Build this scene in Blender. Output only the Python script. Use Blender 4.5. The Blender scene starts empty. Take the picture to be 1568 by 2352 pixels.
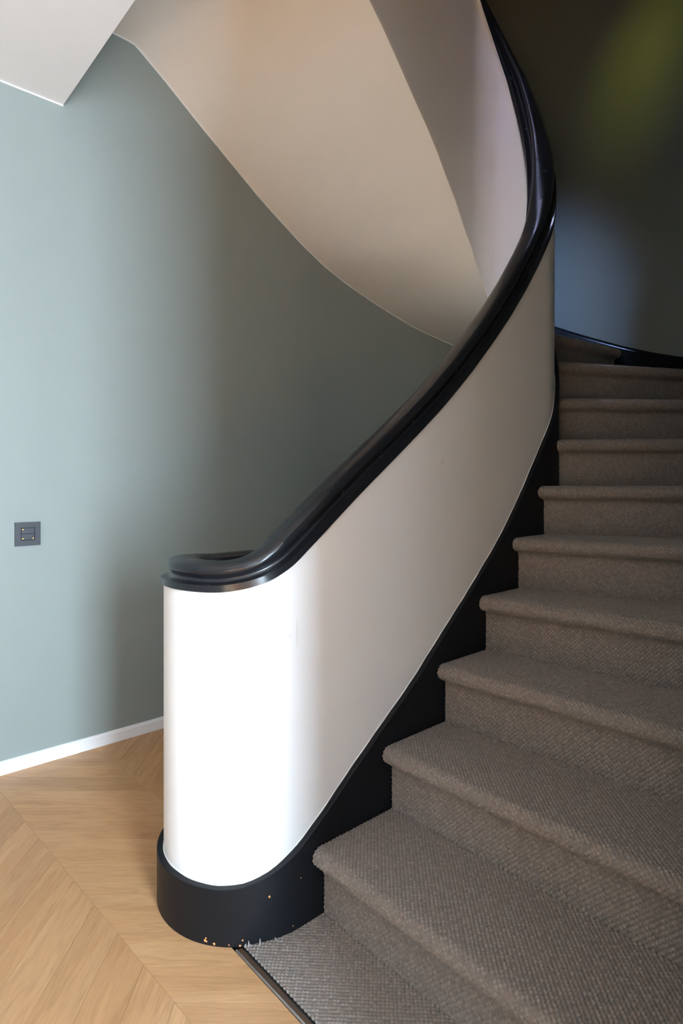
import bpy, bmesh, math, random
import numpy as np
from mathutils import Vector
random.seed(4); rng = np.random.default_rng(4)

# ------------------------------------------------------------------ frame of the place
# world x = across the stair (to its right), y = along the first flight, z up; metres
AL = math.radians(41.88)          # stair axis as seen from the camera
CA, SA = math.cos(AL), math.sin(AL)
VC, U0, UC = -1.4245, .9237, 2.151    # axis of the stair well: near and far centre
R, RW = .2264, .126                   # parapet: stair face and well face
RS = .1835                            # rise of one step
VW = -2.566                           # left wall
RO = VC - VW                          # radius of the round back wall
VR = VC + RO                          # right wall of the stair
UE = .87                              # where that right wall ends
ZC, UCE = 2.650, .778                 # hall ceiling and its edge
ZTOP = 6.0

scene = bpy.context.scene
COL = scene.collection

# ------------------------------------------------------------------ camera, world, light, exposure
cd = bpy.data.cameras.new('camera'); cam = bpy.data.objects.new('camera', cd); COL.objects.link(cam)
cam.location = (0, 0, 1.12); cam.rotation_euler = (math.pi/2, 0, math.pi/2 - AL)
cd.sensor_fit = 'VERTICAL'; cd.sensor_height = 36.0; cd.sensor_width = 24.0
cd.lens = 1371/2352*36; cd.shift_y = -(1176-1105.7)/2352; cd.clip_start = .02
scene.camera = cam
w = bpy.data.worlds.new('world'); scene.world = w; w.use_nodes = True
w.node_tree.nodes['Background'].inputs[0].default_value = (.62, .75, 1, 1)
w.node_tree.nodes['Background'].inputs[1].default_value = .6
vs = scene.view_settings
vs.view_transform = 'Standard'; vs.look = 'None'; vs.gamma = 1; vs.use_curve_mapping = False; vs.exposure = 0.03

def area(name, loc, target, sx, sy, power, color, spread=180):
    d = bpy.data.lights.new(name, 'AREA'); d.shape = 'RECTANGLE'; d.size = sx; d.size_y = sy
    d.energy = power; d.color = color; d.spread = math.radians(spread)
    o = bpy.data.objects.new(name, d); COL.objects.link(o); o.location = loc
    q = (Vector(target) - Vector(loc)).to_track_quat('-Z', 'Y'); o.rotation_euler = q.to_euler()
    return o
# daylight in the glazed door and the windows of the hall and of the floor above
area('door_daylight', (2.66, -.06, 1.25), (0, -.06, 1.25), .80, 2.1, 380, (.66, .84, 1))
area('side_window_daylight', (2.66, -1.8, 1.45), (0, -1.8, 1.45), 1.2, 1.7, 40, (.45, .70, 1))
area('rear_window_daylight', (-1.82, -3.10, 1.3), (-1.82, 0, 1.3), 1.3, 2.0, 3.5, (.8, .9, 1))
sd = bpy.data.lights.new('sun', 'SUN'); sd.energy = 130; sd.color = (1, .93, .82); sd.angle = .01
sun = bpy.data.objects.new('sun', sd); COL.objects.link(sun); sun.location = (5, 0, 6)
sun.rotation_euler = Vector((-1, -.7, -1.05)).to_track_quat('-Z', 'Y').to_euler()

# the floor above: cool daylight from its window and one warm lamp
area('upper_window_daylight', (-2.05, .9, 4.9), (-1.72, 3.25, 2.12), .2, .2, .8, (.36, .55, 1), 15)
area('upper_lamp', (-.75, 1.35, 5.3), (-1.24, 3.25, 3.36), .08, .08, .12, (1, .98, .08), 15)
area('well_beam', (-1.36, 1.25, 5.7), (-1.40, 2.27, 2.6), .2, .2, .45, (.55, .6, 1), 14)  # added narrow beam down the well, cools its far face and the rail

# ------------------------------------------------------------------ materials
def mat(name):
    m = bpy.data.materials.new(name); m.use_nodes = True
    nt = m.node_tree; b = nt.nodes['Principled BSDF']
    return m, nt, b
def N(nt, t, **k):
    n = nt.nodes.new(t)
    for a, v in k.items():
        if a.startswith('i_'): n.inputs[a[2:].replace('_', ' ')].default_value = v
        else: setattr(n, a, v)
    return n
def ramp(nt, stops):
    r = N(nt, 'ShaderNodeValToRGB'); e = r.color_ramp.elements
    while len(e) < len(stops): e.new(.5)
    for x, (p, c) in zip(e, stops): x.position = p; x.color = (*c, 1)
    return r
def paint(name, col, rough, var=.03, bump=.02, scale=9):
    m, nt, b = mat(name)
    tc = N(nt, 'ShaderNodeTexCoord')
    n1 = N(nt, 'ShaderNodeTexNoise', i_Scale=scale, i_Detail=4.0); nt.links.new(tc.outputs['Object'], n1.inputs['Vector'])
    r = ramp(nt, [(.3, tuple(c*(1-var) for c in col)), (.7, tuple(min(1, c*(1+var)) for c in col))])
    nt.links.new(n1.outputs['Fac'], r.inputs[0]); nt.links.new(r.outputs[0], b.inputs['Base Color'])
    n2 = N(nt, 'ShaderNodeTexNoise', i_Scale=140.0, i_Detail=3.0); nt.links.new(tc.outputs['Object'], n2.inputs['Vector'])
    bp = N(nt, 'ShaderNodeBump', i_Strength=bump, i_Distance=.01); nt.links.new(n2.outputs['Fac'], bp.inputs['Height'])
    nt.links.new(bp.outputs[0], b.inputs['Normal']); b.inputs['Roughness'].default_value = rough
    return m
M = {}
M['green'] = paint('wall_green', (.245, .275, .26), .55, .012)
M['white'] = paint('white_paint', (.785, .78, .785), .5, .012)
M['ceil'] = paint('ceiling_white', (.80, .79, .79), .6, .01)
M['soffit'] = paint('soffit_bounce_tint', (.88, .835, .785), .6, .01)  # white paint, with warm light bounced off the floor mixed into the colour
M['base'] = paint('baseboard_white', (.82, .82, .82), .35, .01)
M['dark'] = paint('dark_wood', (.05, .035, .025), .6)
def lacquer():
    m, nt, b = mat('black_lacquer')
    tc = N(nt, 'ShaderNodeTexCoord')
    n = N(nt, 'ShaderNodeTexNoise', i_Scale=35.0, i_Detail=5.0); nt.links.new(tc.outputs['Object'], n.inputs['Vector'])
    r = ramp(nt, [(.3, (.17,)*3), (.75, (.29,)*3)]); nt.links.new(n.outputs['Fac'], r.inputs[0]); nt.links.new(r.outputs[0], b.inputs['Roughness'])
    b.inputs['Base Color'].default_value = (.011, .012, .015, 1)
    n2 = N(nt, 'ShaderNodeTexNoise', i_Scale=60.0, i_Detail=3.0); nt.links.new(tc.outputs['Object'], n2.inputs['Vector'])
    bp = N(nt, 'ShaderNodeBump', i_Strength=.015, i_Distance=.002); nt.links.new(n2.outputs['Fac'], bp.inputs['Height']); nt.links.new(bp.outputs[0], b.inputs['Normal'])
    return m
M['lacquer'] = lacquer()
def string_black(chips):
    m, nt, b = mat('black_string_paint')
    g = N(nt, 'ShaderNodeNewGeometry'); prev = None
    nz = N(nt, 'ShaderNodeTexNoise', i_Scale=260.0, i_Detail=2.0); nt.links.new(g.outputs['Position'], nz.inputs['Vector'])
    for (p, rad) in chips:
        d = N(nt, 'ShaderNodeVectorMath', operation='DISTANCE'); nt.links.new(g.outputs['Position'], d.inputs[0]); d.inputs[1].default_value = p
        q = N(nt, 'ShaderNodeMath', operation='MULTIPLY_ADD'); nt.links.new(nz.outputs['Fac'], q.inputs[0]); q.inputs[1].default_value = rad*1.6; nt.links.new(d.outputs['Value'], q.inputs[2])
        l = N(nt, 'ShaderNodeMath', operation='LESS_THAN'); nt.links.new(q.outputs[0], l.inputs[0]); l.inputs[1].default_value = rad*1.8
        if prev is None: prev = l
        else:
            x = N(nt, 'ShaderNodeMath', operation='MAXIMUM'); nt.links.new(prev.outputs[0], x.inputs[0]); nt.links.new(l.outputs[0], x.inputs[1]); prev = x
    mx = N(nt, 'ShaderNodeMix', data_type='RGBA'); nt.links.new(prev.outputs[0], mx.inputs[0])
    mx.inputs[6].default_value = (.0055, .0065, .009, 1); b.inputs['Specular IOR Level'].default_value = .26; mx.inputs[7].default_value = (.62, .27, .10, 1)
    nt.links.new(mx.outputs[2], b.inputs['Base Color']); b.inputs['Roughness'].default_value = .48
    n2 = N(nt, 'ShaderNodeTexNoise', i_Scale=120.0, i_Detail=3.0); nt.links.new(g.outputs['Position'], n2.inputs['Vector'])
    bp = N(nt, 'ShaderNodeBump', i_Strength=.08, i_Distance=.004); nt.links.new(n2.outputs['Fac'], bp.inputs['Height']); nt.links.new(bp.outputs[0], b.inputs['Normal'])
    return m
def oak():
    m, nt, b = mat('oak_plank')
    tc = N(nt, 'ShaderNodeTexCoord'); oi = N(nt, 'ShaderNodeObjectInfo')
    off = N(nt, 'ShaderNodeVectorMath', operation='SCALE'); cb = N(nt, 'ShaderNodeCombineXYZ')
    for i in range(3): nt.links.new(oi.outputs['Random'], cb.inputs[i])
    nt.links.new(cb.outputs[0], off.inputs[0]); off.inputs['Scale'].default_value = 37.0
    ad = N(nt, 'ShaderNodeVectorMath', operation='ADD'); nt.links.new(tc.outputs['Object'], ad.inputs[0]); nt.links.new(off.outputs[0], ad.inputs[1])
    mp = N(nt, 'ShaderNodeMapping'); mp.inputs['Scale'].default_value = (1.5, 13, 13); nt.links.new(ad.outputs[0], mp.inputs[0])
    n1 = N(nt, 'ShaderNodeTexNoise', i_Scale=1.1, i_Detail=3.0, i_Distortion=.35); nt.links.new(mp.outputs[0], n1.inputs['Vector'])
    rg = N(nt, 'ShaderNodeMath', operation='MULTIPLY'); nt.links.new(n1.outputs['Fac'], rg.inputs[0]); rg.inputs[1].default_value = 17.0      # growth rings follow the broad figure
    fr = N(nt, 'ShaderNodeMath', operation='PINGPONG'); nt.links.new(rg.outputs[0], fr.inputs[0]); fr.inputs[1].default_value = 1.0
    mp2 = N(nt, 'ShaderNodeMapping'); mp2.inputs['Scale'].default_value = (22, 420, 420); nt.links.new(ad.outputs[0], mp2.inputs[0])
    n2 = N(nt, 'ShaderNodeTexNoise', i_Scale=1.0, i_Detail=3.0); nt.links.new(mp2.outputs[0], n2.inputs['Vector'])
    r = ramp(nt, [(.25, (.465, .250, .112)), (.5, (.545, .305, .142)), (.75, (.60, .355, .178))]); nt.links.new(n1.outputs['Fac'], r.inputs[0])
    r2 = ramp(nt, [(.35, (.74, .72, .70)), (.6, (1, 1, 1))]); nt.links.new(n2.outputs['Fac'], r2.inputs[0])
    r3 = ramp(nt, [(.0, (.88, .86, .84)), (.45, (1, 1, 1)), (1, (1.03, 1.03, 1.03))]); nt.links.new(fr.outputs[0], r3.inputs[0])
    m3 = N(nt, 'ShaderNodeMix', data_type='RGBA', blend_type='MULTIPLY'); m3.inputs[0].default_value = .8
    nt.links.new(r.outputs[0], m3.inputs[6]); nt.links.new(r3.outputs[0], m3.inputs[7])
    mu = N(nt, 'ShaderNodeMix', data_type='RGBA', blend_type='MULTIPLY'); mu.inputs[0].default_value = .5
    nt.links.new(m3.outputs[2], mu.inputs[6]); nt.links.new(r2.outputs[0], mu.inputs[7])
    hs = N(nt, 'ShaderNodeHueSaturation'); mr = N(nt, 'ShaderNodeMapRange'); mr.inputs['To Min'].default_value = .92; mr.inputs['To Max'].default_value = 1.09
    nt.links.new(oi.outputs['Random'], mr.inputs['Value']); nt.links.new(mr.outputs[0], hs.inputs['Value']); nt.links.new(mu.outputs[2], hs.inputs['Color'])
    nt.links.new(hs.outputs[0], b.inputs['Base Color']); b.inputs['Roughness'].default_value = .42
    bp = N(nt, 'ShaderNodeBump', i_Strength=.12, i_Distance=.002); nt.links.new(n2.outputs['Fac'], bp.inputs['Height']); nt.links.new(bp.outputs[0], b.inputs['Normal'])
    return m
M['oak'] = oak()
def carpet():
    m, nt, b = mat('woven_wool')
    at = N(nt, 'ShaderNodeAttribute', attribute_name='tone'); g = N(nt, 'ShaderNodeNewGeometry')
    n = N(nt, 'ShaderNodeTexNoise', i_Scale=900.0, i_Detail=2.0); nt.links.new(g.outputs['Position'], n.inputs['Vector'])
    r = ramp(nt, [(0, (.205, .170, .148)), (.5, (.26, .219, .192)), (1, (.325, .278, .248))])
    nt.links.new(at.outputs['Fac'], r.inputs[0])
    r2 = ramp(nt, [(.3, (.7, .7, .7)), (.7, (1.15, 1.15, 1.15))]); nt.links.new(n.outputs['Fac'], r2.inputs[0])
    mu = N(nt, 'ShaderNodeMix', data_type='RGBA', blend_type='MULTIPLY'); mu.inputs[0].default_value = 1
    nt.links.new(r.outputs[0], mu.inputs[6]); nt.links.new(r2.outputs[0], mu.inputs[7]); nt.links.new(mu.outputs[2], b.inputs['Base Color'])
    b.inputs['Roughness'].default_value = .95; b.inputs['Specular IOR Level'].default_value = .15
    b.inputs['Sheen Weight'].default_value = .25; b.inputs['Sheen Roughness'].default_value = .5
    bp = N(nt, 'ShaderNodeBump', i_Strength=.35, i_Distance=.0015); nt.links.new(n.outputs['Fac'], bp.inputs['Height']); nt.links.new(bp.outputs[0], b.inputs['Normal'])
    return m
M['carpet'] = carpet()
def plain(name, col, rough, metal=0):
    m, nt, b = mat(name)
    tc = N(nt, 'ShaderNodeTexCoord'); n = N(nt, 'ShaderNodeTexNoise', i_Scale=55.0, i_Detail=4.0); nt.links.new(tc.outputs['Object'], n.inputs['Vector'])
    r = ramp(nt, [(.3, tuple(c*.85 for c in col)), (.7, tuple(min(1, c*1.12) for c in col))]); nt.links.new(n.outputs['Fac'], r.inputs[0]); nt.links.new(r.outputs[0], b.inputs['Base Color'])
    b.inputs['Roughness'].default_value = rough; b.inputs['Metallic'].default_value = metal
    return m
M['tuft'] = plain('pale_wool_tuft', (.30, .275, .265), .95)
M['alu'] = plain('worn_aluminium', (.42, .40, .37), .4, .8)
M['brown'] = plain('brown_inlay', (.075, .042, .024), .5)
M['rubber'] = plain('black_rubber', (.012, .012, .012), .7)
M['anthracite'] = plain('anthracite_plastic', (.036, .039, .048), .45)
def led():
    m, nt, b = mat('orange_led')
    b.inputs['Base Color'].default_value = (1, .5, .1, 1); b.inputs['Emission Color'].default_value = (1, .36, .04, 1); b.inputs['Emission Strength'].default_value = 2.6
    return m
M['led'] = led()

# ------------------------------------------------------------------ helpers
def link(o, parent=None):
    COL.objects.link(o)
    if parent is not None: o.parent = parent
    return o
def mesh(name, verts, faces, m, parent=None, smooth=False, sharp=None):
    me = bpy.data.meshes.new(name); me.from_pydata([tuple(map(float, v)) for v in verts], [], faces); me.materials.append(m)
    bm = bmesh.new(); bm.from_mesh(me); bmesh.ops.remove_doubles(bm, verts=bm.verts, dist=1e-6); bmesh.ops.recalc_face_normals(bm, faces=bm.faces); bm.to_mesh(me); bm.free()
    if smooth:
        me.polygons.foreach_set('use_smooth', [True]*len(me.polygons))
        if sharp: me.set_sharp_from_angle(angle=math.radians(sharp))
    return link(bpy.data.objects.new(name, me), parent)
def boxes(name, L, m, parent=None, bevel=0):
    V, F = [], []
    for (a, b) in L:
        k = len(V)
        V += [(x, y, z) for z in (a[2], b[2]) for y in (a[1], b[1]) for x in (a[0], b[0])]
        F += [tuple(k+i for i in f) for f in ((0, 2, 3, 1), (4, 5, 7, 6), (0, 1, 5, 4), (2, 6, 7, 3), (0, 4, 6, 2), (1, 3, 7, 5))]
    o = mesh(name, V, F, m, parent)
    if bevel:
        bv = o.modifiers.new('bevel', 'BEVEL'); bv.width = bevel; bv.segments = 2; bv.limit_method = 'ANGLE'
    return o
def empty(name, loc=(0, 0, 0), parent=None):
    o = bpy.data.objects.new(name, None); o.location = loc; o.empty_display_size = .1; return link(o, parent)
def tag(o, label=None, cat=None, group=None, kind=None):
    if label: o['label'] = label
    if cat: o['category'] = cat
    if group: o['group'] = group
    if kind: o['kind'] = kind
    return o
def loft(name, rings, m, parent=None, closed_ring=True, caps=True, smooth=True, sharp=35):
    n = len(rings[0]); V = [p for r in rings for p in r]; F = []
    for i in range(len(rings)-1):
        for j in range(n if closed_ring else n-1):
            a, b = i*n+j, i*n+(j+1) % n; F.append((a, b, b+n, a+n))
    if caps and closed_ring:
        F.append(tuple(range(n))); F.append(tuple((len(rings)-1)*n + j for j in range(n)))
    return mesh(name, V, F, m, parent, smooth, sharp)

# path of the parapet: s is the length along its stair face, off the offset outwards from that face
S_NEAR = U0 - math.pi*R
S_FAR = UC + math.pi*R
def P(s, off=0.):
    r = R + off
    if s < S_NEAR: return (VC - r, U0 + (S_NEAR - s))
    if s < U0: t = (U0-s)/R; return (VC + r*math.cos(t), U0 - r*math.sin(t))
    if s <= UC: return (VC + r, s)
    if s <= S_FAR: t = (s-UC)/R; return (VC + r*math.cos(t), UC + r*math.sin(t))
    return (VC - r, UC - (s - S_FAR))
def normal(s):
    if s < S_NEAR: return (-1., 0.)
    if s < U0: t = (U0-s)/R; return (math.cos(t), -math.sin(t))
    if s <= UC: return (1., 0.)
    if s <= S_FAR: t = (s-UC)/R; return (math.cos(t), math.sin(t))
    return (-1., 0.)
class Prof:
    def __init__(self, T, win):
        t = np.array(T); g = np.arange(-2, 6, .004); y = np.interp(g, t[:, 0], t[:, 1])
        k = max(1, int(win/.004)); ker = np.hanning(k+2)[1:-1]; ker /= ker.sum()
        yp = np.pad(y, k, mode='edge'); y = np.convolve(yp, ker, 'same')[k:-k]; self.g, self.y = g, y
    def __call__(self, s): return float(np.interp(s, self.g, self.y))
SOF_IN = [(2.20, 1.24), (2.30, 1.40), (2.40, 1.545), (2.507, 1.69), (2.61, 1.80), (2.722, 1.941), (2.770, 2.012), (2.83, 2.085), (2.915, 2.197), (2.973, 2.294), (3.048, 2.39), (3.099, 2.462), (3.168, 2.543), (3.235, 2.612), (3.3, 2.683), (3.362, 2.75), (3.422, 2.813), (3.489, 2.875), (3.68, 3.048), (4.4, 3.048)]
RAIL = [(-2, .832), (.22, .832), (.45, .848), (.70, .849), (.74, .851), (.794, .860), (.849, .876), (.910, .910), (.937, .931), (1.007, .984), (1.066, 1.030), (1.148, 1.092), (1.283, 1.190), (1.382, 1.263), (1.471, 1.331), (1.531, 1.379), (1.649, 1.481), (1.778, 1.604), (1.883, 1.711), (1.993, 1.836), (2.092, 1.963), (2.151, 2.048), (2.185, 2.10), (2.24, 2.20), (2.30, 2.32), (2.36, 2.447), (2.42, 2.57), (2.459, 2.65), (2.534, 2.805), (2.567, 2.873), (2.613, 2.947), (2.663, 3.033), (2.723, 3.125), (2.79, 3.215), (2.863, 3.31), (2.973, 3.478), (3.099, 3.646), (3.3, 3.867), (3.489, 4.056), (4.2, 4.62)]
STRG = [(-2, .1355), (.726, .136), (.781, .142), (.835, .159), (.878, .180), (.927, .206), (.981, .243), (1.025, .275), (1.105, .338), (1.190, .401), (1.281, .466), (1.375, .537), (1.473, .622), (1.587, .716), (1.677, .795), (1.776, .883), (1.865, .973), (1.940, 1.060), (2.056, 1.207), (2.117, 1.286), (2.176, 1.364), (2.201, 1.40), (2.30, 1.585), (2.42, 1.835), (2.534, 2.07), (2.613, 2.215), (2.863, 2.58)]
zr, zs, zin = Prof(RAIL, .06), Prof(STRG, .05), Prof(SOF_IN, .03)
def frange(a, b, d):
    n = max(1, int(round(abs(b-a)/d))); return [a + (b-a)*i/n for i in range(n+1)]

# ------------------------------------------------------------------ the setting
def c2w(X, Y): return (X*SA - Y*CA, X*CA + Y*SA)      # floor pattern axes to world
floor = tag(empty('floor'), kind='structure')
sub = boxes('subfloor', [((VW-.1, -3.1, -.06), (2.8, 3.5, -.0135))], M['dark'], floor)
def clip(poly, a, b, c):      # keep a x + b y <= c
    out = []
    for i in range(len(poly)):
        p, q = poly[i], poly[(i+1) % len(poly)]
        dp, dq = a*p[0]+b*p[1]-c, a*q[0]+b*q[1]-c
        if dp <= 0: out.append(p)
        if dp*dq < 0: t = dp/(dp-dq); out.append((p[0]+(q[0]-p[0])*t, p[1]+(q[1]-p[1])*t))
    return out
def parea(p): return abs(sum(p[i][0]*p[(i+1) % len(p)][1]-p[(i+1) % len(p)][0]*p[i][1] for i in range(len(p))))/2
PW, PS, G = .0976, .5455, .00022
STRIP = .762
plank_mesh = {}
def prism(name, poly, z0, z1, m):
    n = len(poly); e = .0006
    cxp, cyp = sum(p[0] for p in poly)/n, sum(p[1] for p in poly)/n
    top = []
    for x, y in poly:
        d = math.hypot(x-cxp, y-cyp); k = 1-e/max(d, e*2); top.append((cxp+(x-cxp)*k, cyp+(y-cyp)*k, z1))
    V = [(x, y, z0) for x, y in poly] + [(x, y, z1-.0007) for x, y in poly] + top
    F = [tuple(range(n-1, -1, -1)), tuple(range(2*n, 3*n))]
    for k in (0, 1):
        for i in range(n): j = (i+1) % n; F.append((k*n+i, k*n+j, k*n+n+j, k*n+n+i))
    me = bpy.data.meshes.new(name); me.from_pydata(V, [], F); me.materials.append(m); return me
cnt = 0
for k in range(-6, 5):
    S0, S1 = .9246 + PS*k, .9246 + PS*(k+1); along_x = (k % 2 == 0)
    ph = 2.163 if along_x else (.9246 + PS*(k if k % 2 else k) - 2.163 if False else -1.2384)
    if not along_x and k > 0: ph = (.9246 + PS*k) - 2.163
    for j in range(-60, 60):
        a0 = ph + PW*j + G; a1 = ph + PW*(j+1) - G
        if along_x: q = [(S0+G*1.4-a0, a0), (S1-G*1.4-a0, a0), (S1-G*1.4-a1, a1), (S0+G*1.4-a1, a1)]
        else: q = [(a0, S0+G*1.4-a0), (a1, S0+G*1.4-a1), (a1, S1-G*1.4-a1), (a0, S1-G*1.4-a0)]
        wq = [c2w(*p) for p in q]
        full = parea(wq)
        reg = clip(clip(clip(wq, -1, 0, -(VW+.003)), 0, 1, 2.5), 0, -1, .75)
        reg = clip(reg, 1, 0, .25)
        if len(reg) < 3 or parea(reg) < 2e-4: continue
        # in front of the stair the boards stop at the carpet edging; beside it they run on under the flight
        if min(p[0] for p in reg) > VC - .02: reg = clip(reg, 0, 1, STRIP-.001)
        elif max(p[0] for p in reg) > VC + .05 and max(p[1] for p in reg) > STRIP:
            reg = clip(reg, 1, 0, VC + .22) if min(p[1] for p in reg) > STRIP-.05 else (reg if max(p[0] for p in reg) < VC+.25 else clip(reg, 0, 1, STRIP-.001))
        if len(reg) < 3 or parea(reg) < 2e-4: continue
        org = wq[0]; ang = math.atan2(wq[1][1]-wq[0][1], wq[1][0]-wq[0][0]) if along_x else math.atan2(wq[3][1]-wq[0][1], wq[3][0]-wq[0][0])
        ca, sa = math.cos(-ang), math.sin(-ang)
        loc = [((x-org[0])*ca-(y-org[1])*sa, (x-org[0])*sa+(y-org[1])*ca) for x, y in reg]
        if abs(parea(reg)-full) < 1e-7:
            if along_x not in plank_mesh: plank_mesh[along_x] = prism('plank', loc, -.013, 0, M['oak'])
            me = plank_mesh[along_x]
        else: me = prism('plank', loc, -.013, 0, M['oak'])
        o = bpy.data.objects.new('plank', me); o.location = (org[0], org[1], 0); o.rotation_euler = (0, 0, ang); link(o, floor); cnt += 1
print('planks', cnt)
boxes('floor_beyond', [((.2505, -3.0, -.0135), (2.7, STRIP-.002, -.0005)), ((VW+.003, -3.0, -.0135), (.2495, -.7505, -.0005))], M['oak'], floor)

def wall_sheet(name, pts, z0, z1, th, m, smooth=True, rows=1):   # thick wall along plan points, thickness on the right-hand side of travel
    rings = []
    for i, (x, y) in enumerate(pts):
        a = pts[max(0, i-1)]; b = pts[min(len(pts)-1, i+1)]; d = math.hypot(b[0]-a[0], b[1]-a[1]); nx, ny = (b[1]-a[1])/d, -(b[0]-a[0])/d
        rings.append([(x, y, z0), (x, y, z1), (x+nx*th, y+ny*th, z1), (x+nx*th, y+ny*th, z0)])
    return tag(loft(name, rings, m, None, True, True, smooth, 40), kind='structure')
wall_sheet('wall_left', [(VW, UC), (VW, -3.05)][::-1], 0-.02, ZTOP, -.12, M['green'])
wall_sheet('wall_back', [(VC+RO*math.cos(t), UC+RO*math.sin(t)) for t in frange(0, math.pi, .03)], -.02, ZTOP, .12, M['green'])
wall_sheet('wall_right', [(VR, UE), (VR, UC)], -.02, ZTOP, .10, M['green'])
boxes('wall_hall', [((-.18, .62, -.02), (2.72, .99, ZTOP))], M['green']); tag(bpy.data.objects['wall_hall'], kind='structure')
tag(boxes('wall_entrance', [((2.6, -3.05, -.02), (2.72, -2.4, ZTOP)), ((2.6, -1.2, -.02), (2.72, -.46, ZTOP)), ((2.6, .35, -.02), (2.72, .62, ZTOP)),
                            ((2.6, -.46, 2.3), (2.72, .35, ZTOP)), ((2.6, -.46, -.02), (2.72, .35, .18)), ((2.6, -2.4, -.02), (2.72, -1.2, .6)), ((2.6, -2.4, 2.3), (2.72, -1.2, ZTOP))], M['green']), kind='structure')
tag(boxes('wall_rear', [((VW, -3.17, -.02), (-2.48, -3.05, ZTOP)), ((-1.16, -3.17, -.02), (2.72, -3.05, ZTOP)), ((-2.48, -3.17, -.02), (-1.16, -3.05, .28)), ((-2.48, -3.17, 2.32), (-1.16, -3.05, ZTOP))], M['green']), kind='structure')
tag(boxes('ceiling', [((VW+.001, -3.05, ZC), (2.6, UCE, 3.40))], M['ceil']), kind='structure')
tag(boxes('ceiling_upper', [((VW-.12, -3.17, ZTOP), (2.72, 3.6, ZTOP+.1))], M['ceil']), kind='structure')
# white paint line where the hall ceiling meets the green wall
tag(boxes('trim_1', [((VW, -3.0, ZC-.0055), (VW+.005, UCE, ZC+.001))], M['base']), kind='structure')
# baseboard with its small top bead
bb = [(VW, 0), (VW+.012, 0), (VW+.012, .040), (VW+.0065, .0425), (VW+.0065, .0475), (VW, .0500)]
tag(loft('baseboard_left', [[(x, u, z+.0005) for x, z in bb] for u in (-3.0, UC)], M['base'], None, True, True, False), kind='structure')

# ------------------------------------------------------------------ stair lines
SF = R + .018                                      # string face radius
IN_U = {1: .958, 2: 1.212, 3: 1.455, 4: 1.674, 5: 1.874, 6: 2.048}
PHI = {1: 0, 2: .5, 3: 2, 4: 5.5, 5: 15.5, 6: 29, 7: 43, 8: 52.5, 9: 63, 10: 84, 11: 101, 12: 116, 13: 128}
THI = {7: 11, 8: 46, 9: 76, 10: 104, 11: 130, 12: 155, 13: 176}
NST = 10
def nosing(n):
    f = math.radians(PHI[n])
    if n in IN_U: p = (VC + SF, IN_U[n])
    else: t = math.radians(THI[n]); p = (VC + SF*math.cos(t), UC + SF*math.sin(t))
    return p, f
def span(p, f, gi=.0015, go=.002):
    """inner and outer end of the plan line through p in direction f"""
    d = (math.cos(f), math.sin(f)); r = SF + gi
    # inner end
    c = []
    if f < 1.05:
        t = (VC + r - p[0])/d[0]
        if p[1]+t*d[1] <= UC: c.append(t)
    ox, oy = p[0]-VC, p[1]-UC; b = ox*d[0]+oy*d[1]; D = b*b-(ox*ox+oy*oy-r*r)
    if D >= 0:
        t = -b+math.sqrt(D)
        if p[1]+t*d[1] >= UC: c.append(t)
    elif not c: c.append(-b)
    ti = min(c, key=abs) if c else 0
    # outer end
    q = RO - go - .018; c = []
    if abs(d[0]) > 1e-6:
        t = (VC + q - p[0])/d[0]
        if t > 0 and p[1]+t*d[1] <= UC: c.append(t)
    D = b*b-(ox*ox+oy*oy-q*q)
    if D > 0:
        t = -b+math.sqrt(D)
        if p[1]+t*d[1] >= UC: c.append(t)
    return ti, (min(c) if c else .9)
OVER, RR = .038, .0235
PT = .0062                                          # half pitch of the woven loops
def hgt(a, b, seed):
    """raised loops in staggered rows; a along the row, b across the rows, in half pitches"""
    i, j = np.floor(a+.5).astype(int), np.floor(b+.5).astype(int)
    hsh = (np.sin(i*127.1+j*311.7+seed*17.3)*43758.5453) % 1.0
    even = ((i+j) % 2 == 0)
    k = (1+np.cos(np.pi*a)*np.cos(np.pi*b))/2
    z = .0054*k**.62 - .0030 + .0011*(hsh-.5)*even
    return z, np.where(even, hsh, .35)
def grid_mesh(name, X, tone, m, parent):
    nb, na = X.shape[:2]; me = bpy.data.meshes.new(name)
    v = X.reshape(-1, 3).astype(np.float32); idx = np.arange(nb*na).reshape(nb, na)
    q = np.stack([idx[:-1, :-1], idx[:-1, 1:], idx[1:, 1:], idx[1:, :-1]], -1).reshape(-1, 4)
    me.vertices.add(len(v)); me.vertices.foreach_set('co', v.ravel())
    me.loops.add(q.size); me.loops.foreach_set('vertex_index', q.ravel().astype(np.int32))
    me.polygons.add(len(q)); me.polygons.foreach_set('loop_start', (np.arange(len(q))*4).astype(np.int32)); me.polygons.foreach_set('use_smooth', np.ones(len(q), dtype=bool))
    at = me.attributes.new('tone', 'FLOAT', 'POINT'); at.data.foreach_set('value', tone.ravel().astype(np.float32))
    me.update(calc_edges=True); me.validate(); me.materials.append(m)
    return link(bpy.data.objects.new(name, me), parent)
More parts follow.
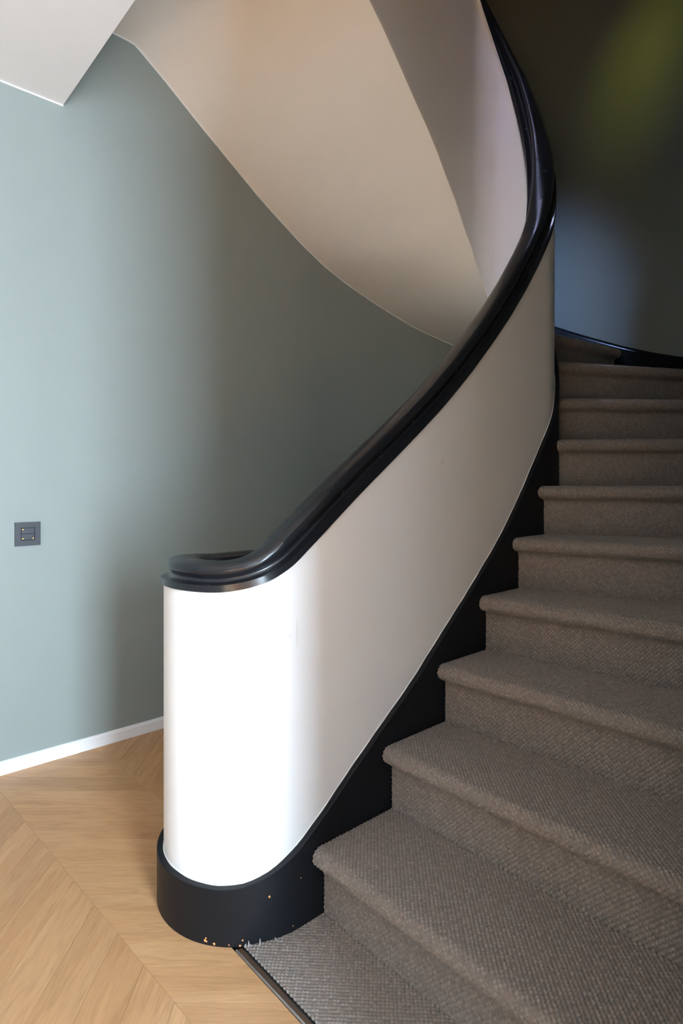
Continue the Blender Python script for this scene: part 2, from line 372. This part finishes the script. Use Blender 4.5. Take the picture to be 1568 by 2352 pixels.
def carpet_rows(rows, m, seed, name, parent):
    """rows: (plan point, angle, z, plan normal, normal z); m samples per half pitch"""
    wid = max(span(p, f)[1]-span(p, f)[0] for p, f, *_ in rows); na = max(8, int(wid/PT*m))
    X = np.zeros((len(rows), na+1, 3)); T = np.zeros((len(rows), na+1)); ia = np.arange(na+1)/m
    for r, (p, f, z, nd, nz) in enumerate(rows):
        ti, to = span(p, f); t = ti + (to-ti)*np.arange(na+1)/na; d = (math.cos(f), math.sin(f))
        hh, T[r] = hgt(ia, np.full_like(ia, r/m), seed)
        hh[0] = hh[0]*.4 - .001; hh[1] *= .75
        X[r, :, 0] = p[0]+t*d[0] + hh*nd[0]; X[r, :, 1] = p[1]+t*d[1] + hh*nd[1]; X[r, :, 2] = z + hh*nz
        e = .0006*math.cos(math.pi*r/m) + rng.normal(0, .0007)      # ragged cut edge along the string
        X[r, 0, 0] -= d[0]*e; X[r, 0, 1] -= d[1]*e
    return grid_mesh(name, X, T, M['carpet'], parent)
stair = tag(empty('staircase', (VC+SF+.4, .96, 0)), 'curving staircase with grey-brown woven carpet on every step and black stringers', 'staircase')
def keep(o):      # children are modelled in world space
    o.matrix_parent_inverse = stair.matrix_world.inverted(); return o
stair.matrix_world = stair.matrix_world
bpy.context.view_layer.update()
def off_line(p, f, d):      # shift a plan line forward (towards the foot of the stair) by d
    return (p[0]+math.sin(f)*d, p[1]-math.cos(f)*d)
for n in range(1, NST+1):
    p, f = nosing(n); z = n*RS; rows = []; ms = 3 if n <= 4 else 2; sp = PT/ms
    fwd = (math.sin(f), -math.cos(f))
    rp = off_line(p, f, -OVER)                   # riser plane of this step
    p2, f2 = nosing(n+1); rp2 = off_line(p2, f2, -OVER)
    lp = off_line(rp, f, OVER-RR)                # where the flat tread ends
    wo = .25                                     # row spacing is right this far from the string
    a1 = (rp2[0]+wo*math.cos(f2), rp2[1]+wo*math.sin(f2)); a0 = (lp[0]+wo*math.cos(f), lp[1]+wo*math.sin(f))
    nb = max(6, int(math.hypot(a1[0]-a0[0], a1[1]-a0[1])/sp/(1 if n <= 6 else 4)))
    for i in range(nb):                          # tread, from the next riser to the roll
        k = i/nb
        q = (rp2[0]+(lp[0]-rp2[0])*k, rp2[1]+(lp[1]-rp2[1])*k); qo = (a1[0]+(a0[0]-a1[0])*k, a1[1]+(a0[1]-a1[1])*k)
        rows.append((q, math.atan2(qo[1]-q[1], qo[0]-q[0]), z, (0, 0), 1))
    m_ = int(math.pi*RR*.93/sp)
    for i in range(m_+1):                        # the rolled nosing
        t = math.pi*.93*i/m_; sg = (math.sin(t), math.cos(t))
        rows.append((off_line(lp, f, RR*sg[0]), f, z-RR+RR*sg[1], (fwd[0]*sg[0], fwd[1]*sg[0]), sg[1]))
    d0 = OVER-RR+RR*math.sin(math.pi*.93); z0 = z-RR+RR*math.cos(math.pi*.93)
    m_ = max(3, int(.022/sp))
    for i in range(1, m_+1):                     # fillet back to the riser, then down
        k = i/m_; zz = z0-.016*k*(.35+.65*k)
        rows.append((off_line(rp, f, d0*(1-k)**2), f, zz, (fwd[0]*(.3+.7*k), fwd[1]*(.3+.7*k)), -(1-k)*.8))
    zlow = (n-1)*RS-.002; m_ = int((zz-zlow)/sp)
    for i in range(1, m_+1): rows.append((rp, f, zz+(zlow-zz)*i/m_, fwd, 0))
    # solid step under the carpet
    lines = [(off_line(rp2, f2, -.006), f2, z-.009), (lp, f, z-.009), (off_line(lp, f, RR*.5), f, z-.014), (off_line(lp, f, RR*.5), f, z-.030), (off_line(rp, f, -.009), f, z-.042), (off_line(rp, f, -.009), f, zlow), (off_line(rp, f, -.03), f, zlow), (off_line(rp, f, -.03), f, z-.05), (rp2, f2, z-.05)]
    ends = []
    for (q, g, zz2) in lines:
        ti, to = span(q, g, .004, .004); ends.append((( q[0]+ti*math.cos(g), q[1]+ti*math.sin(g), zz2), (q[0]+to*math.cos(g), q[1]+to*math.sin(g), zz2)))
    core = keep(loft('step', [[e[0] for e in ends], [e[1] for e in ends]], M['dark'], stair, True, True, False))
    c = carpet_rows(rows, ms, n, 'carpet', core); c.matrix_parent_inverse = core.matrix_world.inverted()
    if n == 1: print('rows', len(rows))

# black string along the parapet, wrapping round the newel end
chips_px = []
rings = []
for s in frange(S_NEAR-.85, UC+R*1.9, .02):
    t = zs(s); a = P(s, .018); b = P(s, .0165); i = P(s, .0003)
    rings.append([(*a, 0.001), (*a, t-.0015), (*b, t), (*i, t), (*i, .001)])
CX, F_, HZ = 784., 1371., 1105.7
def on_string(px, py):          # where on the round foot of the string a mark sits
    best = None
    for s in frange(.3, 1.1, .002):
        x, y = P(s, .018); X = x*SA + y*CA; Y = -x*CA + y*SA; e = abs(CX+F_*X/Y-px)
        if normal(s)[0]*(-x)+normal(s)[1]*(-y) > 0 and (best is None or e < best[0]): best = (e, x, y, 1.12-(py-HZ)*Y/F_)
    return best[1:]
chips = [(on_string(x, y), r) for x, y, r in ((618, 2060, .003), (471, 2160, .0035), (474, 2163, .002), (492, 2168, .003), (525, 2171, .002), (556, 2160, .0025), (550, 2173, .0025), (673, 2127, .002), (691, 2016, .002), (472, 2155, .002))]
M['string'] = string_black(chips)
keep(loft('inner_string', rings, M['string'], stair, True, True, True, 30))
# outer string along the round wall
def outer_z(t):      # skirting line on the wall by angle (degrees)
    T = [(-90, .30), (-40, .62), (0, 1.10), (40, 1.47), (60, 1.645), (71.7, 1.734), (79.7, 1.786), (88, 1.85), (97.6, 1.934), (106.7, 2.018), (125, 2.19), (150, 2.45)]
    return float(np.interp(t, [a for a, _ in T], [b for _, b in T]))
rings = []
for t in frange(0, 117, 3):
    a = math.radians(t); z = outer_z(t)
    def q(r, zz): return (VC+r*math.cos(a), UC+r*math.sin(a), zz)
    rings.append([q(RO-.001, z), q(RO-.010, z), q(RO-.010, z-.010), q(RO-.015, z-.013), q(RO-.018, z-.02), q(RO-.018, z-.32), q(RO-.001, z-.32)])
keep(loft('wall_string', rings, M['lacquer'], stair, True, True, True, 30))
rings = []
for u in frange(UE+.02, UC, .1):
    z = .30+(u-UE)*.6; z = float(np.interp(u, [UE, 1.0, 2.151], [.2, .28, 1.10]))
    rings.append([(VR-.001, u, z), (VR-.010, u, z), (VR-.018, u, z-.02), (VR-.018, u, max(.001, z-.6)), (VR-.001, u, max(.001, z-.6))])
keep(loft('wall_string', rings, M['lacquer'], stair, True, True, True, 30))
# soffit of the rising flight: ruled from the inner string to the wall
OUTER = [(60, 1.36), (90, 1.60), (112, 1.765), (136.6, 1.950), (147.8, 2.046), (158.6, 2.151), (167.0, 2.228), (177, 2.316)]
outer_pts = []
for t in frange(118, 180, 2):
    z = float(np.interp(t, [a for a, _ in OUTER], [b for _, b in OUTER])) if t < 177 else 2.316+(t-177)*.0085
    a = math.radians(t); s = UC + R*a; outer_pts.append((s, (VC+RO*math.cos(a), UC+RO*math.sin(a)), z))
STR = [(2.151, 2.342), (2.019, 2.407), (1.831, 2.519), (1.729, 2.582), (1.562, 2.700), (1.380, 2.829), (1.213, 2.953), (1.109, 3.024), (1.071, 3.048), (UCE, 3.048)]
iu = lambda u: float(np.interp(u, [UCE, 1.071, 2.151], [UCE, 1.334, 2.151]))
rings = []; curve = []
ZT = .02
def sring(pi, zi, po, zo):
    r = []
    for k in range(9):
        k /= 8; r.append((pi[0]+(po[0]-pi[0])*k, pi[1]+(po[1]-pi[1])*k, zi+(zo-zi)*k))
    return r + [(po[0], po[1], zo+ZT), (pi[0], pi[1], zi+ZT)]
for s, po, z in outer_pts:
    if s > S_FAR-.001: continue
    rings.append(sring(P(s, -.1001), zin(s), po, z)); curve.append((*[VC+(q-VC)*1 for q in po[:1]], po[1], z))
for u in frange(2.151, UCE, .03):
    zo = float(np.interp(-u, [-a for a, _ in STR], [b for _, b in STR])); ui = iu(u); s = S_FAR + UC - ui
    rings.append(sring(P(s, -.1001), min(zin(s), 3.048), (VW, u), zo)); curve.append((VW, u, zo))
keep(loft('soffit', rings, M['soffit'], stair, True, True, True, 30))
# thin white paint line where the soffit meets the wall
rings = []
for i, c in enumerate(curve):
    cx_, cy_ = c[0], c[1]
    if cy_ > UC: d = math.hypot(cx_-VC, cy_-UC); nx, ny = -(cx_-VC)/d, -(cy_-UC)/d; cx_, cy_ = VC-nx*RO, UC-ny*RO
    else: nx, ny = 1., 0.; cx_ = VW
    rings.append([(cx_, cy_, c[2]+.004), (cx_+nx*.004, cy_+ny*.004, c[2]+.002), (cx_+nx*.004, cy_+ny*.004, c[2]-.0035), (cx_, cy_, c[2]-.0045)])
tag(loft('trim_2', rings, M['base'], None, True, True, True, 60), kind='structure')
# closing slab of the landing above
keep(boxes('landing', [((VW+.001, UCE+.001, 3.15), (VC-RW-.02, 1.10, 3.40))], M['ceil'], stair))

# ------------------------------------------------------------------ balustrade
def on_parapet(px, py):
    best = None
    for s in frange(.3, 2.2, .002):
        x, y = P(s, 0); X = x*SA + y*CA; Y = -x*CA + y*SA; e = abs(CX+F_*X/Y-px)
        if normal(s)[0]*(-x)+normal(s)[1]*(-y) > 0 and (best is None or e < best[0]): best = (e, x, y, 1.12-(py-HZ)*Y/F_)
    return best[1:]
def marked_paint(marks):
    m = paint('parapet_paint', (.785, .78, .785), .5, .012); nt = m.node_tree; b = nt.nodes['Principled BSDF']
    src = b.inputs['Base Color'].links[0].from_socket; g = N(nt, 'ShaderNodeNewGeometry'); acc = None
    for p, rx, rz in marks:
        d = N(nt, 'ShaderNodeVectorMath', operation='SUBTRACT'); nt.links.new(g.outputs['Position'], d.inputs[0]); d.inputs[1].default_value = p
        q = N(nt, 'ShaderNodeVectorMath', operation='DIVIDE'); nt.links.new(d.outputs[0], q.inputs[0]); q.inputs[1].default_value = (rx, rx, rz)
        l = N(nt, 'ShaderNodeVectorMath', operation='LENGTH'); nt.links.new(q.outputs[0], l.inputs[0])
        mr = N(nt, 'ShaderNodeMapRange'); mr.inputs['From Min'].default_value = .5; mr.inputs['From Max'].default_value = 1.1; mr.inputs['To Min'].default_value = 1; mr.inputs['To Max'].default_value = 0
        nt.links.new(l.outputs['Value'], mr.inputs['Value'])
        if acc is None: acc = mr.outputs[0]
        else:
            x = N(nt, 'ShaderNodeMath', operation='MAXIMUM'); nt.links.new(acc, x.inputs[0]); nt.links.new(mr.outputs[0], x.inputs[1]); acc = x.outputs[0]
    sc = N(nt, 'ShaderNodeMath', operation='MULTIPLY'); nt.links.new(acc, sc.inputs[0]); sc.inputs[1].default_value = .13
    mx = N(nt, 'ShaderNodeMix', data_type='RGBA'); nt.links.new(sc.outputs[0], mx.inputs[0]); nt.links.new(src, mx.inputs[6]); mx.inputs[7].default_value = (.25, .24, .23, 1)
    nt.links.new(mx.outputs[2], b.inputs['Base Color'])
    return m
M['parapet'] = marked_paint([(on_parapet(x, y), rx, rz) for x, y, rx, rz in ((1016, 1060, .012, .012), (683, 1455, .004, .045), (787, 1454, .004, .003), (931, 1100, .003, .012), (665, 1461, .006, .008), (630, 1567, .005, .006), (702, 1680, .003, .003), (654, 1437, .004, .004), (413, 1708, .0025, .022), (862, 1193, .002, .002), (1019, 1165, .004, .005), (712, 1803, .003, .003))])
bal = tag(empty('balustrade', (VC+.1, .75, 0)), 'solid white curved balustrade with rounded end and black moulded handrail', 'balustrade')
bpy.context.view_layer.update()
def keepb(o): o.matrix_parent_inverse = bal.matrix_world.inverted(); return o
rings = []
for s in frange(S_NEAR-.80, UC+R*math.radians(100), .02):
    t = zr(s)+.004; a = P(s, 0); b = P(s, -.1); rings.append([(*a, .001), (*a, t), (*b, t), (*b, .001)])
keepb(loft('parapet', rings, M['parapet'], bal, True, True, True, 30))
rings = []
for s in frange(UC+R*math.radians(100), S_FAR+UC-UCE, .02):
    t = zr(s)+.004; zb = zin(s)+.006; a = P(s, 0); b = P(s, -.1); rings.append([(*a, zb+.07), (*a, t), (*b, t), (*b, zb)])
keepb(loft('parapet', rings, M['white'], bal, True, True, True, 30))
HALF = [(.0565, .0), (.0565, .0170), (.0400, .0185), (.0345, .0200), (.0315, .0232), (.0302, .0272), (.0308, .0312), (.0345, .0345), (.0390, .0385), (.0418, .0440), (.0425, .0500), (.0410, .0560), (.0365, .0615), (.0290, .0655), (.0190, .0685), (.0080, .0698)]
prof = HALF + [(-x, y) for x, y in HALF[::-1]]
def centre(s): x, y = P(s, -.05); return Vector((x, y, zr(s)))
def rail_ring(s):
    T = (centre(s+.004)-centre(s-.004)).normalized(); nx, ny = normal(s); L = Vector((nx, ny, 0))
    B = L.cross(T); B = B if B.z > 0 else -B
    C = centre(s); return [C + L*a + B*b for a, b in prof]
hr = keepb(empty('handrail', (VC, .75, .85), bal)); bpy.context.view_layer.update()
cuts = [S_NEAR-.80, .66, .925, UC+R*math.radians(24), UC+R*math.radians(150), S_FAR+UC-UCE]
for a, b in zip(cuts[:-1], cuts[1:]):
    o = loft('rail_section', [rail_ring(s) for s in frange(a+.00015, b-.00015, .010)], M['lacquer'], hr, True, True, True, 40)
    o.matrix_parent_inverse = hr.matrix_world.inverted()
rings = []
for s in frange(S_NEAR-.80, UC+R*.6, .012):      # uneven line of filler between parapet and string
    z = zs(s); a = P(s, -.001); b = P(s, .0022+.0012*math.sin(s*61)*math.sin(s*23)); rings.append([(*a, z-.001), (*b, z-.001), (*P(s, .001), z+.0022+.001*math.sin(s*47)), (*a, z+.003)])
keepb(loft('filler_line', rings, M['white'], bal, True, True, True, 30))
# narrow white bead under the rail on the well side
rings = []
for s in frange(UC, S_FAR+UC-UCE, .02):
    z = zr(s); a = P(s, -.0995); b = P(s, -.112); rings.append([(*a, z-.014), (*b, z-.012), (*b, z+.002), (*a, z+.002)])
keepb(loft('bead', rings, M['white'], bal, True, True, True, 30))

# ------------------------------------------------------------------ carpet on the floor and its metal edging
rows = []
y0, y1 = STRIP+.0215, IN_U[1]+OVER
sp = PT/3
nb = int((y1-y0)/sp)
def fspan(y):
    r = SF+.0015
    return VC + (r if y >= U0 else math.sqrt(max(0, r*r-(U0-y)**2)))
xs = np.arange(VC+.10, VR-.02, sp); na = len(xs)
X = np.zeros((nb+3, na, 3)); T = np.zeros((nb+3, na))
for r in range(nb+3):
    j = max(0, r-2); y = y0 + sp*j; x0 = fspan(y); hh, tn = hgt(np.arange(na)/3, np.full(na, j/3), 31)
    e = .0006*math.cos(math.pi*j/3)
    X[r, :, 0] = np.maximum(xs, x0-e); X[r, :, 1] = y - (.0009*np.cos(np.pi*np.arange(na)/3) if r <= 2 else 0); T[r] = tn
    X[r, :, 2] = (.0045+hh) if r >= 2 else (.0005 if r == 0 else .003)
fc = grid_mesh('floor_carpet', X, T, M['carpet'], None)
tag(fc, 'flat strip of grey-brown woven carpet on the floor before the first step', 'carpet')
for px, py, hgt_, ln in ((563, 2163, .010, .3), (572, 2158, .013, -.2), (597, 2155, .016, .05), (640, 2149, .007, .8), (633, 2151, .006, -.7)):      # loose tufts at the cut edge
    x, y, _ = on_string(px, py); nx, ny = (x-VC)/SF, (y-U0)/SF; x += nx*.004; y += ny*.004
    V = []; F = []
    for k in range(4):
        q = k/3; r = .0028*(1-q)**.7+.0003
        V += [(x+ln*.01*q*q+r*math.cos(a*2*math.pi/6), y+r*math.sin(a*2*math.pi/6), .004+hgt_*q) for a in range(6)]
    for k in range(3): F += [(k*6+a, k*6+(a+1) % 6, k*6+6+(a+1) % 6, k*6+6+a) for a in range(6)]
    F.append(tuple(range(18, 24)))
    mesh('loose_tuft', V, F, M['tuft'], fc, True)
st = tag(empty('edging_strip', (VC+.3, STRIP+.008, 0)), 'narrow worn metal and brown edging between oak floor and carpet', 'edging strip')
bpy.context.view_layer.update()
def keeps(o): o.matrix_parent_inverse = st.matrix_world.inverted(); return o
xa, xb = VC+.196, VR+.10
keeps(boxes('metal_edge', [((xa, STRIP, -.012), (xb, STRIP+.0042, .0035))], M['alu'], st, .0008))
keeps(boxes('brown_inlay', [((xa+.004, STRIP+.0048, -.012), (xb, STRIP+.0150, .0015))], M['brown'], st))
keeps(boxes('rubber_gap', [((xa+.008, STRIP+.0152, -.012), (xb, STRIP+.0205, -.001))], M['rubber'], st))

# ------------------------------------------------------------------ light switch
sw = tag(empty('light_switch', (VW, .646, .9145)), 'square anthracite double light switch with three orange lights on green wall', 'light switch')
bpy.context.view_layer.update()
def keepw(o): o.matrix_parent_inverse = sw.matrix_world.inverted(); return o
X0 = VW+.0005; yc, zc = .646, .9145; hw = .0458; iw = .0250
keepw(boxes('frame', [((X0, yc-hw, zc-hw), (X0+.009, yc-iw, zc+hw)), ((X0, yc+iw, zc-hw), (X0+.009, yc+hw, zc+hw)), ((X0, yc-iw, zc+iw), (X0+.009, yc+iw, zc+hw)), ((X0, yc-iw, zc-hw), (X0+.009, yc+iw, zc-iw))], M['anthracite'], sw))
keepw(boxes('back_box', [((X0, yc-iw, zc-iw), (X0+.003, yc+iw, zc+iw))], M['rubber'], sw))
rk = [keepw(boxes('rocker', [((X0+.003, yc-iw+.0018, zc+.0006), (X0+.0085, yc+iw-.0018, zc+iw-.0018))], M['anthracite'], sw, .0006)),
      keepw(boxes('rocker', [((X0+.003, yc-iw+.0018, zc-iw+.0018), (X0+.0085, yc+iw-.0018, zc-.0006))], M['anthracite'], sw, .0006))]
for r_, dy, dz in ((rk[0], -.018, .0175), (rk[1], -.018, -.0180), (rk[1], .0185, -.0180)):
    n = 10; V = [(X0+.0084, yc+dy+.0022*math.cos(2*math.pi*i/n), zc+dz+.0022*math.sin(2*math.pi*i/n)) for i in range(n)] + [(X0+.0092, yc+dy+.0016*math.cos(2*math.pi*i/n), zc+dz+.0016*math.sin(2*math.pi*i/n)) for i in range(n)]
    F = [tuple(range(n)), tuple(range(n, 2*n))] + [(i, (i+1) % n, n+(i+1) % n, n+i) for i in range(n)]
    o = mesh('indicator_light', V, F, M['led'], r_); o.matrix_parent_inverse = r_.matrix_world.inverted()
